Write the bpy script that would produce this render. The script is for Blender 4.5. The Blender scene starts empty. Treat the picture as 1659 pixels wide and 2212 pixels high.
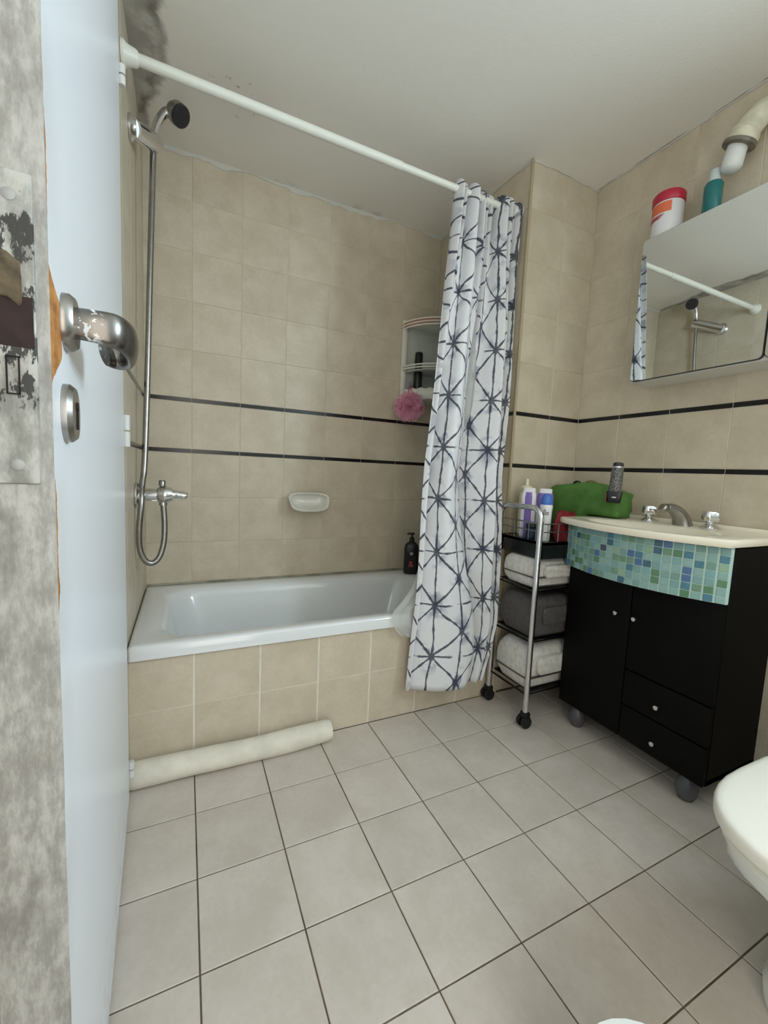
import bpy, bmesh, math, random
from mathutils import Vector, Matrix
PI = math.pi
random.seed(7)
S = bpy.context.scene
COL = S.collection

# ------------------------------------------------------------------ camera, light, exposure
cd = bpy.data.cameras.new('camera'); cam = bpy.data.objects.new('camera', cd); COL.objects.link(cam)
cd.sensor_fit = 'HORIZONTAL'; cd.sensor_width = 36.0; cd.lens = 36.0*898.27/1659.0
cd.clip_start = 0.02
_r = Vector((0.902591893, -0.428112143, 0.0452673308))
_d = Vector((-0.000475888, -0.106143070, -0.994350754))
_f = Vector((0.430498446, 0.897470691, -0.0960075335))
cam.matrix_world = Matrix(((_r.x, -_d.x, -_f.x, -0.023827), (_r.y, -_d.y, -_f.y, -1.152762),
                           (_r.z, -_d.z, -_f.z, 0.950084), (0, 0, 0, 1)))
S.camera = cam
S.view_settings.view_transform = 'Standard'; S.view_settings.look = 'None'
S.view_settings.exposure = -0.31; S.view_settings.gamma = 1.0; S.view_settings.use_curve_mapping = False
W = bpy.data.worlds.new('world'); S.world = W; W.use_nodes = True
W.node_tree.nodes['Background'].inputs[0].default_value = (0.72, 0.84, 1.0, 1)
W.node_tree.nodes['Background'].inputs[1].default_value = 1.0
WIN_Y0, WIN_Y1, WIN_Z0, WIN_Z1 = -1.90, -1.15, 1.30, 2.05
def area(name, loc, rot, sx, sy, power, colour):
    l = bpy.data.lights.new(name, 'AREA'); l.shape = 'RECTANGLE'; l.size = sx; l.size_y = sy
    l.energy = power; l.color = colour
    o = bpy.data.objects.new(name, l); o.location = loc; o.rotation_euler = rot; COL.objects.link(o); return o
area('window_daylight', (1.74, (WIN_Y0+WIN_Y1)/2, (WIN_Z0+WIN_Z1)/2), (0, PI/2, 0),
     WIN_Z1-WIN_Z0, WIN_Y1-WIN_Y0, 60.0, (0.68, 0.85, 1.0))
area('fill_light', (0.02, -1.99, 1.10), (PI/2, 0, 0), 0.55, 1.9, 12.0, (1.0, 0.91, 0.83))  # added unseen fill behind the camera, brightens the room

# ------------------------------------------------------------------ node helpers
class NT:
    def __init__(s, name):
        s.m = bpy.data.materials.new(name); s.m.use_nodes = True
        s.t = s.m.node_tree; s.b = s.t.nodes['Principled BSDF']; s.out = s.t.nodes['Material Output']
    def n(s, typ, **kw):
        x = s.t.nodes.new(typ)
        for k, v in kw.items(): setattr(x, k, v)
        return x
    def link(s, a, b): s.t.links.new(a, b)
    def put(s, inp, v):
        if isinstance(v, bpy.types.NodeSocket): s.link(v, inp)
        else: inp.default_value = v
    def math(s, op, a, b=None, c=None, clamp=False):
        x = s.n('ShaderNodeMath', operation=op); x.use_clamp = clamp
        s.put(x.inputs[0], a)
        if b is not None: s.put(x.inputs[1], b)
        if c is not None: s.put(x.inputs[2], c)
        return x.outputs[0]
    def step(s, x, e0, e1):            # smooth 0..1 as x goes e0 -> e1
        r = s.n('ShaderNodeMapRange', interpolation_type='SMOOTHSTEP')
        s.put(r.inputs[0], x); s.put(r.inputs[1], e0); s.put(r.inputs[2], e1)
        return r.outputs[0]
    def mix(s, f, a, b):
        x = s.n('ShaderNodeMix', data_type='RGBA')
        s.put(x.inputs[0], f)
        for i, v in ((6, a), (7, b)):
            s.put(x.inputs[i], v if isinstance(v, bpy.types.NodeSocket) else (*v, 1) if len(v) == 3 else v)
        return x.outputs[2]
    def noise(s, vec, scale, detail=3, rough=.55, dim='3D', w=None):
        x = s.n('ShaderNodeTexNoise', noise_dimensions=dim)
        if vec is not None: s.link(vec, x.inputs['Vector'])
        x.inputs['Scale'].default_value = scale; x.inputs['Detail'].default_value = detail
        x.inputs['Roughness'].default_value = rough
        if w is not None: s.put(x.inputs['W'], w)
        return x.outputs[0]
    def obj(s): return s.n('ShaderNodeTexCoord').outputs['Object']
    def pos(s): return s.n('ShaderNodeNewGeometry').outputs['Position']
    def rand(s): return s.n('ShaderNodeObjectInfo').outputs['Random']
    def xyz(s, v):
        x = s.n('ShaderNodeSeparateXYZ'); s.link(v, x.inputs[0]); return x.outputs
    def bump(s, h, strength, dist=.002):
        x = s.n('ShaderNodeBump'); s.link(h, x.inputs['Height'])
        x.inputs['Strength'].default_value = strength; x.inputs['Distance'].default_value = dist
        s.link(x.outputs[0], s.b.inputs['Normal'])
    def col(s, v): s.put(s.b.inputs['Base Color'], v if isinstance(v, bpy.types.NodeSocket) else (*v, 1))
    def set(s, **kw):
        for k, v in kw.items(): s.put(s.b.inputs[k.replace('_', ' ')], v)

def srgb(r, g, b):
    f = lambda c: c/12.92 if c <= .04045 else ((c+.055)/1.055)**2.4
    return (f(r/255), f(g/255), f(b/255))

def plain(name, c, rough=.5, metal=0., noise=0., bump=0., scale=40., coat=0., trans=0., **kw):
    t = NT(name); t.set(Roughness=rough, Metallic=metal)
    if coat: t.set(Coat_Weight=coat, Coat_Roughness=.06)
    v = t.obj()
    if noise:
        n = t.noise(v, scale, 4)
        t.col(t.mix(t.step(n, .3, .7), tuple(x*(1-noise) for x in c), tuple(min(1, x*(1+noise)) for x in c)))
    else: t.col(c)
    if bump: t.bump(t.noise(v, scale*3, 4), bump)
    if trans: t.set(Transmission_Weight=trans)
    if 'spec' in kw: t.set(Specular_IOR_Level=kw['spec'])
    return t.m

M = {}
# wall and floor tiles: mottled glaze, every tile its own patch of the noise
def tile_mat(name, a, b, rough, sc, var):
    t = NT(name); o = t.obj(); r = t.rand(); w = t.math('MULTIPLY', r, 37.0)
    n = t.noise(o, sc, 5, .6, '4D', w); n2 = t.noise(o, sc*9, 3, .6, '4D', w)
    f = t.math('ADD', t.math('MULTIPLY', n, .75), t.math('MULTIPLY', n2, .25))
    c = t.mix(t.step(f, .33, .67), a, b)
    k = t.math('ADD', 1-var/2, t.math('MULTIPLY', r, var))
    hs = t.n('ShaderNodeHueSaturation'); t.link(c, hs.inputs['Color']); t.put(hs.inputs['Value'], k)
    t.col(hs.outputs[0]); t.set(Roughness=rough)
    t.bump(n2, .06, .001)
    return t.m
M['wall_tile'] = tile_mat('wall_tile_glaze', srgb(197, 184, 160), srgb(213, 201, 179), .40, 9, .035)
M['floor_tile'] = tile_mat('floor_tile_glaze', srgb(198, 187, 174), srgb(213, 203, 191), .42, 8, .05)
M['grout_wall'] = plain('wall_grout', srgb(208, 198, 177), .9, noise=.06, scale=20)
M['grout_tub'] = plain('pale_grout', srgb(224, 215, 196), .9, noise=.06, scale=20)
M['grout_floor'] = plain('floor_grout', srgb(104, 92, 76), .95, noise=.3, scale=12)
M['border'] = plain('black_border_glaze', srgb(20, 17, 20), .22, noise=.2)
M['enamel'] = plain('tub_enamel', srgb(232, 234, 233), .12, coat=.5)
M['ceramic'] = plain('ceramic_white', srgb(236, 236, 230), .14, coat=.4)
M['soapdish'] = plain('soap_dish_glaze', srgb(226, 224, 212), .2, coat=.3)
M['cream'] = plain('basin_cream', srgb(243, 233, 212), .2, coat=.3)
M['white_plastic'] = plain('white_plastic', srgb(232, 230, 216), .38)
M['rod_white'] = plain('rod_white', srgb(228, 228, 216), .4)
M['chrome'] = plain('chrome', (.72, .72, .73), .13, 1.0)
M['chrome_dull'] = plain('dull_chrome', (.36, .35, .33), .30, 1.0, noise=.1, scale=60)
M['black'] = plain('black_furniture', srgb(5, 4, 4), .6, noise=.2, scale=30, spec=.14)
M['black_gloss'] = plain('black_plastic', srgb(12, 11, 12), .25)
M['rubber'] = plain('black_rubber', srgb(13, 13, 13), .55)
M['dark_grey'] = plain('dark_grey_plastic', srgb(44, 44, 48), .4)
M['grey_ball'] = plain('grey_foot_plastic', srgb(84, 84, 90), .25)
M['white_paint'] = plain('white_lacquer', srgb(222, 220, 213), .4)
M['roll'] = plain('padded_roll_cloth', srgb(226, 219, 203), .9, noise=.08, scale=14, bump=.25)
M['towel'] = plain('white_towel', srgb(214, 210, 202), .95, noise=.1, scale=60, bump=.7)
M['towel_grey'] = plain('grey_towel', srgb(84, 80, 78), .95, noise=.15, scale=60, bump=.7)
M['stripe'] = plain('towel_band', srgb(86, 80, 76), .95)
M['green'] = plain('green_bag_cloth', srgb(80, 124, 54), .8, noise=.14, scale=18, bump=.2)
M['olive'] = plain('olive_cloth', srgb(104, 104, 58), .85)
M['red'] = plain('red_cloth', srgb(116, 8, 22), .7, noise=.15, scale=25)
M['purple'] = plain('purple_plastic', srgb(124, 96, 172), .35)
M['white_bottle'] = plain('white_bottle', srgb(228, 226, 226), .3)
M['cream_bottle'] = plain('cream_bottle', srgb(232, 224, 196), .35)
M['blue_cap'] = plain('blue_cap', srgb(68, 112, 190), .3)
M['navy'] = plain('dark_blue_jar', srgb(18, 38, 58), .2)
M['ink'] = plain('ink_print', srgb(40, 42, 60), .5)
M['red_lid'] = plain('red_lid', srgb(186, 36, 62), .35)
M['orange'] = plain('orange_label', srgb(226, 112, 76), .4)
M['teal'] = plain('teal_bottle', srgb(26, 110, 112), .22)
M['clear_cap'] = plain('frosted_cap', srgb(196, 204, 204), .25)
M['pipe'] = plain('aged_cream_pipe', srgb(206, 200, 176), .5, noise=.16, scale=25)
M['pipe_white'] = plain('white_hose', srgb(222, 224, 220), .5)
M['shadow_hole'] = plain('dark_hole', srgb(26, 20, 18), .9)
M['label_red'] = plain('red_print', srgb(176, 62, 70), .4)
M['label_white'] = plain('pale_print', srgb(200, 200, 205), .4)
M['shelf_back'] = plain('shelf_plastic_back', srgb(206, 208, 196), .4)
M['dusty_rose'] = plain('rose_line', srgb(180, 120, 106), .5)
M['plaster'] = plain('plain_plaster', srgb(205, 202, 192), .9, noise=.05, scale=5)
M['drain'] = plain('drain_metal', (.5, .5, .5), .25, 1.0)

def mat_mirror():
    t = NT('mirror_glass'); t.col((.86, .88, .86)); t.set(Metallic=1.0, Roughness=.015); return t.m
M['mirror'] = mat_mirror()

def mat_ceiling():
    t = NT('ceiling_paint'); p = t.pos(); x, y, z = t.xyz(p)
    n = t.noise(p, 9, 5, .6); nb = t.noise(p, 3, 4, .6)
    xx = t.math('ADD', x, t.math('MULTIPLY', t.math('SUBTRACT', n, .5), .10))
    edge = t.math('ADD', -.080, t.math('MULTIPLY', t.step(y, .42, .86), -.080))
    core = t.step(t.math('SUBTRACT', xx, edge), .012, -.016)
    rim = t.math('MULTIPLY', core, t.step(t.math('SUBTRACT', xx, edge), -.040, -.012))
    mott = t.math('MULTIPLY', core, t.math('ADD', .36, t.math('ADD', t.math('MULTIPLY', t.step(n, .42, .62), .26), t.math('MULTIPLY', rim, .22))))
    crk = t.math('MULTIPLY', t.step(t.math('ADD', x, t.math('MULTIPLY', t.math('SUBTRACT', n, .5), .008)), XR-.010, XR-.005), t.step(t.noise(p, 4.5, 3), .44, .52))
    # mould specks by the back of the ceiling
    dx = t.math('SUBTRACT', x, .13); dy = t.math('SUBTRACT', y, .50)
    d = t.math('SQRT', t.math('ADD', t.math('MULTIPLY', dx, dx), t.math('MULTIPLY', dy, dy)))
    sp = t.math('MULTIPLY', t.step(d, .14, .02), t.step(t.noise(p, 38, 4, .6), .58, .68))
    haze = t.math('MULTIPLY', t.step(d, .24, .0), .10)
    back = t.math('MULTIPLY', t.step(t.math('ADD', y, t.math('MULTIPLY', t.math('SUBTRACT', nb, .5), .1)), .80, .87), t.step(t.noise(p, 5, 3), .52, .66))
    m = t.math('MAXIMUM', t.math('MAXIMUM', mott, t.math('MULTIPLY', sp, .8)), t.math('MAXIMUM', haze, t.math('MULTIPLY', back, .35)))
    m = t.math('MAXIMUM', m, t.math('MULTIPLY', crk, .8))
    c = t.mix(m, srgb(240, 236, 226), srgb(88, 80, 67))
    t.col(c); t.set(Roughness=.9)
    t.bump(t.noise(p, 160, 3, .6), .35, .002)
    return t.m
XR = 1.6
M['ceiling'] = mat_ceiling()

def mat_door():
    t = NT('door_white_paint'); o = t.obj(); x, y, z = t.xyz(o)
    e = t.math('SUBTRACT', DOOR_L, x)                  # distance from the worn edge
    n = t.noise(o, 22, 5, .65); n2 = t.noise(o, 7, 3)
    wz = t.math('MULTIPLY', t.step(z, 1.105, 1.075), t.step(z, .995, 1.04))
    w1 = t.math('MULTIPLY', wz, .050)
    w2 = t.math('MULTIPLY', t.math('MULTIPLY', t.step(z, .79, .82), t.step(z, .93, .90)), .009)
    w3 = t.math('MULTIPLY', t.step(z, 1.10, 1.17), t.math('MULTIPLY', t.step(z, 1.28, 1.2), .006))
    w = t.math('ADD', t.math('ADD', w1, w2), t.math('ADD', w3, t.math('MULTIPLY', t.math('SUBTRACT', n, .52), .018)))
    chip = t.step(t.math('SUBTRACT', w, e), -.0005, .0012)
    wood = t.mix(t.step(t.noise(o, 45, 5, .7), .35, .7), srgb(206, 146, 78), srgb(150, 90, 40))
    dirt = t.math('MULTIPLY', t.step(e, .09, .0), t.step(n2, .35, .75))
    c = t.mix(t.math('MULTIPLY', dirt, .25), srgb(240, 243, 246), srgb(176, 168, 156))
    low = t.math('MULTIPLY', t.step(z, .25, .0), t.step(n, .45, .7))
    c = t.mix(t.math('MULTIPLY', low, .35), c, srgb(140, 130, 118))
    t.col(t.mix(chip, c, wood)); t.set(Roughness=t.math('ADD', .32, t.math('MULTIPLY', chip, .5)))
    t.bump(t.math('SUBTRACT', n, chip), .12, .002)
    return t.m
DOOR_L = .813
M['door'] = mat_door()

def mat_door_edge():
    t = NT('door_edge_bare'); o = t.obj(); mp = t.n('ShaderNodeMapping'); t.link(o, mp.inputs[0]); mp.inputs['Scale'].default_value = (1.6, 1.6, .55)
    n = t.noise(mp.outputs[0], 55, 6, .7); n2 = t.noise(o, 14, 5, .6)
    c = t.mix(t.step(n, .34, .68), srgb(140, 136, 128), srgb(178, 174, 166))
    c = t.mix(t.math('MULTIPLY', t.step(n2, .52, .68), .40), c, srgb(104, 99, 92))
    t.col(c); t.set(Roughness=.75); t.bump(n, .5, .002); return t.m
M['door_edge'] = mat_door_edge()

def mat_scuffed():
    t = NT('scuffed_plate'); o = t.obj(); x, y, z = t.xyz(o)
    mp = t.n('ShaderNodeMapping'); t.link(o, mp.inputs[0]); mp.inputs['Scale'].default_value = (1, 1, .45)
    n = t.noise(mp.outputs[0], 120, 4, .65); n2 = t.noise(mp.outputs[0], 45, 5, .65)
    h = t.math('MULTIPLY', t.step(z, 1.145, 1.12), t.step(z, .95, 1.02))
    thr = t.math('SUBTRACT', .66, t.math('MULTIPLY', h, .19))
    f = t.step(t.math('SUBTRACT', n, thr), -.03, .03)
    c = t.mix(t.step(n2, .34, .64), srgb(128, 128, 121), srgb(182, 181, 174))
    c = t.mix(f, c, srgb(54, 54, 51))
    t.col(c); t.set(Roughness=.5, Metallic=.15); t.bump(n, .4, .001); return t.m
M['plate'] = mat_scuffed()
def mat_flaked():
    t = NT('flaked_chrome'); o = t.obj(); n = t.noise(o, 130, 3, .6); x, y, z = t.xyz(o)
    f = t.math('MULTIPLY', t.step(n, .55, .6), t.step(y, .035, .022))
    t.col(t.mix(f, (.21, .20, .185), srgb(215, 218, 218))); t.set(Metallic=t.math('SUBTRACT', 1.0, f), Roughness=.3); return t.m
M['lever'] = mat_flaked()

def mat_curtain():
    t = NT('curtain_print'); uv = t.n('ShaderNodeUVMap').outputs[0]
    nz = t.n('ShaderNodeTexNoise'); t.link(uv, nz.inputs['Vector']); nz.inputs['Scale'].default_value = 7; nz.inputs['Detail'].default_value = 2
    vm = t.n('ShaderNodeVectorMath', operation='MULTIPLY_ADD'); t.link(nz.outputs['Color'], vm.inputs[0])
    vm.inputs[1].default_value = (.022, .022, 0); t.link(uv, vm.inputs[2])
    s, z, _ = t.xyz(vm.outputs[0])
    Wc, P = .088, .199
    def tri(v, k):      # distance to the nearest whole number of v, times k
        return t.math('MULTIPLY', t.math('ABSOLUTE', t.math('SUBTRACT', t.math('FRACT', t.math('ADD', v, 100.5)), .5)), k)
    kd = 1/math.sqrt(1/P**2+1/(4*Wc**2))
    d1 = tri(t.math('DIVIDE', s, Wc), Wc)
    zp = t.math('DIVIDE', z, P); s2 = t.math('DIVIDE', s, 2*Wc)
    da = tri(t.math('ADD', zp, s2), kd); db = tri(t.math('SUBTRACT', zp, s2), kd)
    dh = tri(t.math('MULTIPLY', zp, 2.0), P/2)
    node = t.math('ADD', d1, t.math('ADD', da, db))
    n = t.noise(uv, 26, 3, .6); n2 = t.noise(uv, 60, 3, .7)
    w = t.math('ADD', .0018, t.math('MULTIPLY', t.step(n, .35, .75), .0034))
    def ln(d, extra=None):
        v = t.math('SUBTRACT', d, w); v = t.step(v, .0016, -.0006)
        return v if extra is None else t.math('MULTIPLY', v, extra)
    ink = t.math('MAXIMUM', ln(d1), t.math('MAXIMUM', ln(da), ln(db)))
    de = tri(t.math('DIVIDE', s, 2*Wc), 2*Wc); dh = tri(zp, P)
    ink = t.math('MAXIMUM', ink, ln(dh, t.math('MAXIMUM', t.step(de, .058, .042), t.step(t.noise(uv, 11, 2, .5), .46, .56))))
    ink = t.math('MAXIMUM', ink, t.step(t.math('ADD', node, t.math('MULTIPLY', n2, .015)), .045, .025))
    ink = t.math('MULTIPLY', ink, t.math('ADD', .74, t.math('MULTIPLY', n2, .3)), clamp=True)
    blot = t.math('MULTIPLY', t.step(node, .125, .03), t.step(t.noise(uv, 13, 3, .55), .50, .57))
    c = t.mix(t.math('MULTIPLY', blot, .62), srgb(234, 234, 235), srgb(76, 94, 128))
    c = t.mix(ink, c, srgb(36, 40, 60))
    t.col(c); t.set(Roughness=.8)
    tr = t.n('ShaderNodeBsdfTranslucent'); t.link(c, tr.inputs[0])
    mx = t.n('ShaderNodeMixShader'); mx.inputs[0].default_value = .12
    t.link(t.b.outputs[0], mx.inputs[1]); t.link(tr.outputs[0], mx.inputs[2]); t.link(mx.outputs[0], t.out.inputs[0])
    return t.m
M['curtain'] = mat_curtain()
def mat_sheer(name, c, tl, tp):
    t = NT(name); t.col(c); t.set(Roughness=.5)
    tr = t.n('ShaderNodeBsdfTranslucent'); tr.inputs[0].default_value = (*c, 1)
    tp_ = t.n('ShaderNodeBsdfTransparent')
    m1 = t.n('ShaderNodeMixShader'); m1.inputs[0].default_value = tl
    t.link(t.b.outputs[0], m1.inputs[1]); t.link(tr.outputs[0], m1.inputs[2])
    m2 = t.n('ShaderNodeMixShader'); m2.inputs[0].default_value = tp
    t.link(m1.outputs[0], m2.inputs[1]); t.link(tp_.outputs[0], m2.inputs[2]); t.link(m2.outputs[0], t.out.inputs[0])
    return t.m
M['liner'] = mat_sheer('sheer_liner', srgb(225, 226, 222), .45, .30)
M['pouf'] = mat_sheer('pink_netting', srgb(255, 205, 226), .5, .48)

def mat_mosaic():
    t = NT('mosaic_glass'); r = t.rand(); ramp = t.n('ShaderNodeValToRGB'); cr = ramp.color_ramp; cr.interpolation = 'CONSTANT'
    cs = [(0, (118, 158, 156)), (.16, (134, 172, 166)), (.3, (110, 150, 136)), (.42, (142, 176, 172)), (.52, (104, 140, 112)),
          (.62, (120, 166, 168)), (.72, (76, 122, 78)), (.79, (142, 174, 146)), (.85, (56, 116, 140)), (.90, (60, 98, 150)), (.94, (34, 84, 112)), (.975, (22, 44, 72))]
    cr.elements[0].position = 0; cr.elements[0].color = (*srgb(*cs[0][1]), 1)
    cr.elements[1].position = cs[1][0]; cr.elements[1].color = (*srgb(*cs[1][1]), 1)
    for p, c in cs[2:]:
        e = cr.elements.new(p); e.color = (*srgb(*c), 1)
    t.link(r, ramp.inputs[0])
    n = t.noise(t.pos(), 60, 3)
    t.col(t.mix(t.math('MULTIPLY', n, .22), ramp.outputs[0], srgb(176, 204, 196))); t.set(Roughness=.25); return t.m
M['mosaic'] = mat_mosaic()
M['mosaic_grout'] = plain('mosaic_backing', srgb(186, 212, 204), .6)
def mat_mesh_grey():
    t = NT('grey_speckled_barrel'); o = t.obj(); n = t.noise(o, 260, 2, .7)
    t.col(t.mix(t.step(n, .42, .6), srgb(60, 60, 60), srgb(140, 140, 136))); t.set(Roughness=.5, Metallic=.3); return t.m
M['speckle'] = mat_mesh_grey()

# ------------------------------------------------------------------ mesh helpers
def obj(name, bm, mat, parent=None, smooth=True, angle=40):
    me = bpy.data.meshes.new(name); bm.normal_update(); bm.to_mesh(me); bm.free()
    for m in (mat if isinstance(mat, (list, tuple)) else [mat]): me.materials.append(m)
    if smooth:
        for p in me.polygons: p.use_smooth = True
        me.set_sharp_from_angle(angle=math.radians(angle))
    o = bpy.data.objects.new(name, me); COL.objects.link(o)
    if parent: o.parent = parent
    return o
def tag(o, label, cat, group=None, kind=None):
    if label: o['label'] = label
    if cat: o['category'] = cat
    if group: o['group'] = group
    if kind: o['kind'] = kind
    return o
def thing(name, label, cat, loc=(0, 0, 0), group=None):
    o = bpy.data.objects.new(name, None); COL.objects.link(o); o.location = loc; o.empty_display_size = .05
    return tag(o, label, cat, group)
def struct(o): o['kind'] = 'structure'; return o
def box(bm, lo, hi, bev=0, seg=2):
    r = bmesh.ops.create_cube(bm, size=1)
    vs = r['verts']
    for v in vs:
        for i in range(3): v.co[i] = lo[i]+(v.co[i]+.5)*(hi[i]-lo[i])
    if bev:
        es = {e for v in vs for e in v.link_edges}
        bmesh.ops.bevel(bm, geom=list(es), offset=bev, segments=seg, affect='EDGES', profile=.5)
def mbox(lo, hi, bev=0, seg=2):
    bm = bmesh.new(); box(bm, lo, hi, bev, seg); return bm
def skin(bm, loops, closed=True, cap0=False, cap1=False):
    vl = [[bm.verts.new(p) for p in lp] for lp in loops]
    n = len(vl[0])
    for a, b in zip(vl, vl[1:]):
        for i in range(n if closed else n-1):
            j = (i+1) % n
            try: bm.faces.new((a[i], a[j], b[j], b[i]))
            except ValueError: pass
    if cap0: bm.faces.new(list(reversed(vl[0])))
    if cap1: bm.faces.new(vl[-1])
    return vl
def lathe(bm, prof, n=24, mat=None):
    mat = mat or Matrix()
    loops = []
    for r, z in prof:
        loops.append([mat @ Vector((max(r, 1e-5)*math.cos(2*PI*i/n), max(r, 1e-5)*math.sin(2*PI*i/n), z)) for i in range(n)])
    skin(bm, loops, True, True, True)
def at(x, y, z): return Matrix.Translation((x, y, z))
def aim(p, d):
    return Matrix.Translation(p) @ Vector(d).normalized().to_track_quat('Z', 'Y').to_matrix().to_4x4()
def smooth_path(pts, k=8):
    pts = [Vector(p) for p in pts]; out = []
    for i in range(len(pts)-1):
        p0 = pts[max(i-1, 0)]; p1 = pts[i]; p2 = pts[i+1]; p3 = pts[min(i+2, len(pts)-1)]
        for j in range(k):
            u = j/k
            out.append(.5*((2*p1)+(p2-p0)*u+(2*p0-5*p1+4*p2-p3)*u*u+(3*p1-p0-3*p2+p3)*u**3))
    out.append(pts[-1]); return out
def tube(bm, pts, r, n=12, caps=True, up=(0, 0, 1), flat=None):
    pts = [Vector(p) for p in pts]; loops = []
    t0 = (pts[1]-pts[0]).normalized(); u = Vector(up)
    if abs(u.dot(t0)) > .95: u = Vector((1, 0, 0)) if abs(t0.x) < .9 else Vector((0, 1, 0))
    nrm = (u-t0*u.dot(t0)).normalized()
    for i, p in enumerate(pts):
        t = (pts[min(i+1, len(pts)-1)]-pts[max(i-1, 0)]).normalized()
        nrm = (nrm-t*nrm.dot(t)).normalized(); b = t.cross(nrm)
        ri = r[i] if isinstance(r, (list, tuple)) else r
        a_, b_ = (ri, ri) if flat is None else (ri*flat[0], ri*flat[1])
        loops.append([p+nrm*a_*math.cos(2*PI*k/n)+b*b_*math.sin(2*PI*k/n) for k in range(n)])
    skin(bm, loops, True, caps, caps)
def mtube(pts, r, n=12, **kw):
    bm = bmesh.new(); tube(bm, pts, r, n, **kw); return bm
def mlathe(prof, n=24, mat=None):
    bm = bmesh.new(); lathe(bm, prof, n, mat); return bm
def rrect(x0, x1, y0, y1, r, z, k=6):
    out = []
    for cx, cy, a in ((x1-r, y1-r, 0), (x0+r, y1-r, PI/2), (x0+r, y0+r, PI), (x1-r, y0+r, 1.5*PI)):
        for i in range(k+1):
            t = a+PI/2*i/k; out.append(Vector((cx+r*math.cos(t), cy+r*math.sin(t), z)))
    return out

# ------------------------------------------------------------------ structure: room shell with single tiles
CEIL = 2.21; XR = 1.6; XL = -.18; YB = .87; YP = .22; XP = 1.22; YN = -2.05; XD = -.275
def plane_struct(name, lo, hi, mat): return struct(obj(name, mbox(lo, hi), mat, smooth=False))
floor = plane_struct('floor', (XD-.1, YN, -.12), (XR+.1, YB+.1, -.0025), M['grout_floor'])
ceiling = plane_struct('ceiling', (XD-.1, YN-.1, CEIL), (XR+.1, YB+.1, CEIL+.1), M['ceiling'])
G = .0014
wall_back = plane_struct('wall_back', (XL-.095, YB+G, -.1), (XP+.1, YB+.1, CEIL), M['grout_wall'])
wall_left = plane_struct('wall_left', (XL-.095, .128, -.1), (XL-G, YB+G, CEIL), M['grout_wall'])
wall_corner = plane_struct('wall_corner', (XP+G, YP+G, -.1), (XR+.1, YB+G, CEIL), M['grout_wall'])
bm = bmesh.new()
box(bm, (XR+G, YN, -.1), (XR+.1, WIN_Y0, CEIL)); box(bm, (XR+G, WIN_Y1, -.1), (XR+.1, YP+G, CEIL))
box(bm, (XR+G, WIN_Y0, -.1), (XR+.1, WIN_Y1, WIN_Z0)); box(bm, (XR+G, WIN_Y0, WIN_Z1), (XR+.1, WIN_Y1, CEIL))
wall_right = struct(obj('wall_right', bm, M['grout_wall'], smooth=False))
wall_door = plane_struct('wall_door', (XD-.1, YN, -.1), (XD, .128, CEIL), M['plaster'])
wall_near = plane_struct('wall_near', (XD-.1, YN-.1, -.1), (XR+.1, YN, CEIL), M['plaster'])
bm = bmesh.new()
for a, b in (((WIN_Y0, WIN_Z0), (WIN_Y1, WIN_Z0+.045)), ((WIN_Y0, WIN_Z1-.045), (WIN_Y1, WIN_Z1)),
             ((WIN_Y0, WIN_Z0+.045), (WIN_Y0+.045, WIN_Z1-.045)), ((WIN_Y1-.045, WIN_Z0+.045), (WIN_Y1, WIN_Z1-.045))):
    box(bm, (XR+.02, a[0], a[1]), (XR+.06, b[0], b[1]), .004)
window_1 = struct(obj('window_1', bm, M['white_paint']))

tile_cache = {}
def tile_mesh(w, h, mat, name, th=.006, ch=.001):
    key = (round(w, 4), round(h, 4), mat.name)
    if key in tile_cache: return tile_cache[key]
    bm = bmesh.new(); x, y = w/2, h/2
    loops = [[(-x, -y, -th), (x, -y, -th), (x, y, -th), (-x, y, -th)], [(-x, -y, -ch), (x, -y, -ch), (x, y, -ch), (-x, y, -ch)],
             [(-x+ch, -y+ch, 0), (x-ch, -y+ch, 0), (x-ch, y-ch, 0), (-x+ch, y-ch, 0)]]
    skin(bm, loops, True, False, True)
    me = bpy.data.meshes.new(name); bm.normal_update(); bm.to_mesh(me); bm.free(); me.materials.append(mat)
    tile_cache[key] = me; return me
def lay(parent, name, mat, us, vs, gap, frame, jitter=.0016, skip=None, vgap=None):
    """tiles between consecutive us/vs on the plane given by frame (4x4: local x,y,z -> world)"""
    for i in range(len(us)-1):
        for j in range(len(vs)-1):
            u0, u1 = sorted((us[i], us[i+1])); v0, v1 = sorted((vs[j], vs[j+1]))
            if u1-u0 < .012 or v1-v0 < .008: continue
            if skip and skip(u0, u1, v0, v1): continue
            o = bpy.data.objects.new(name, tile_mesh(u1-u0-gap, v1-v0-(gap if vgap is None else vgap), mat, name))
            COL.objects.link(o); o.parent = parent
            o.matrix_world = frame @ Matrix.Translation(((u0+u1)/2, (v0+v1)/2, 0)) @ Matrix.Rotation(random.uniform(-1, 1)*jitter, 4, 'X') @ Matrix.Rotation(random.uniform(-1, 1)*jitter, 4, 'Y')
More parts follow.
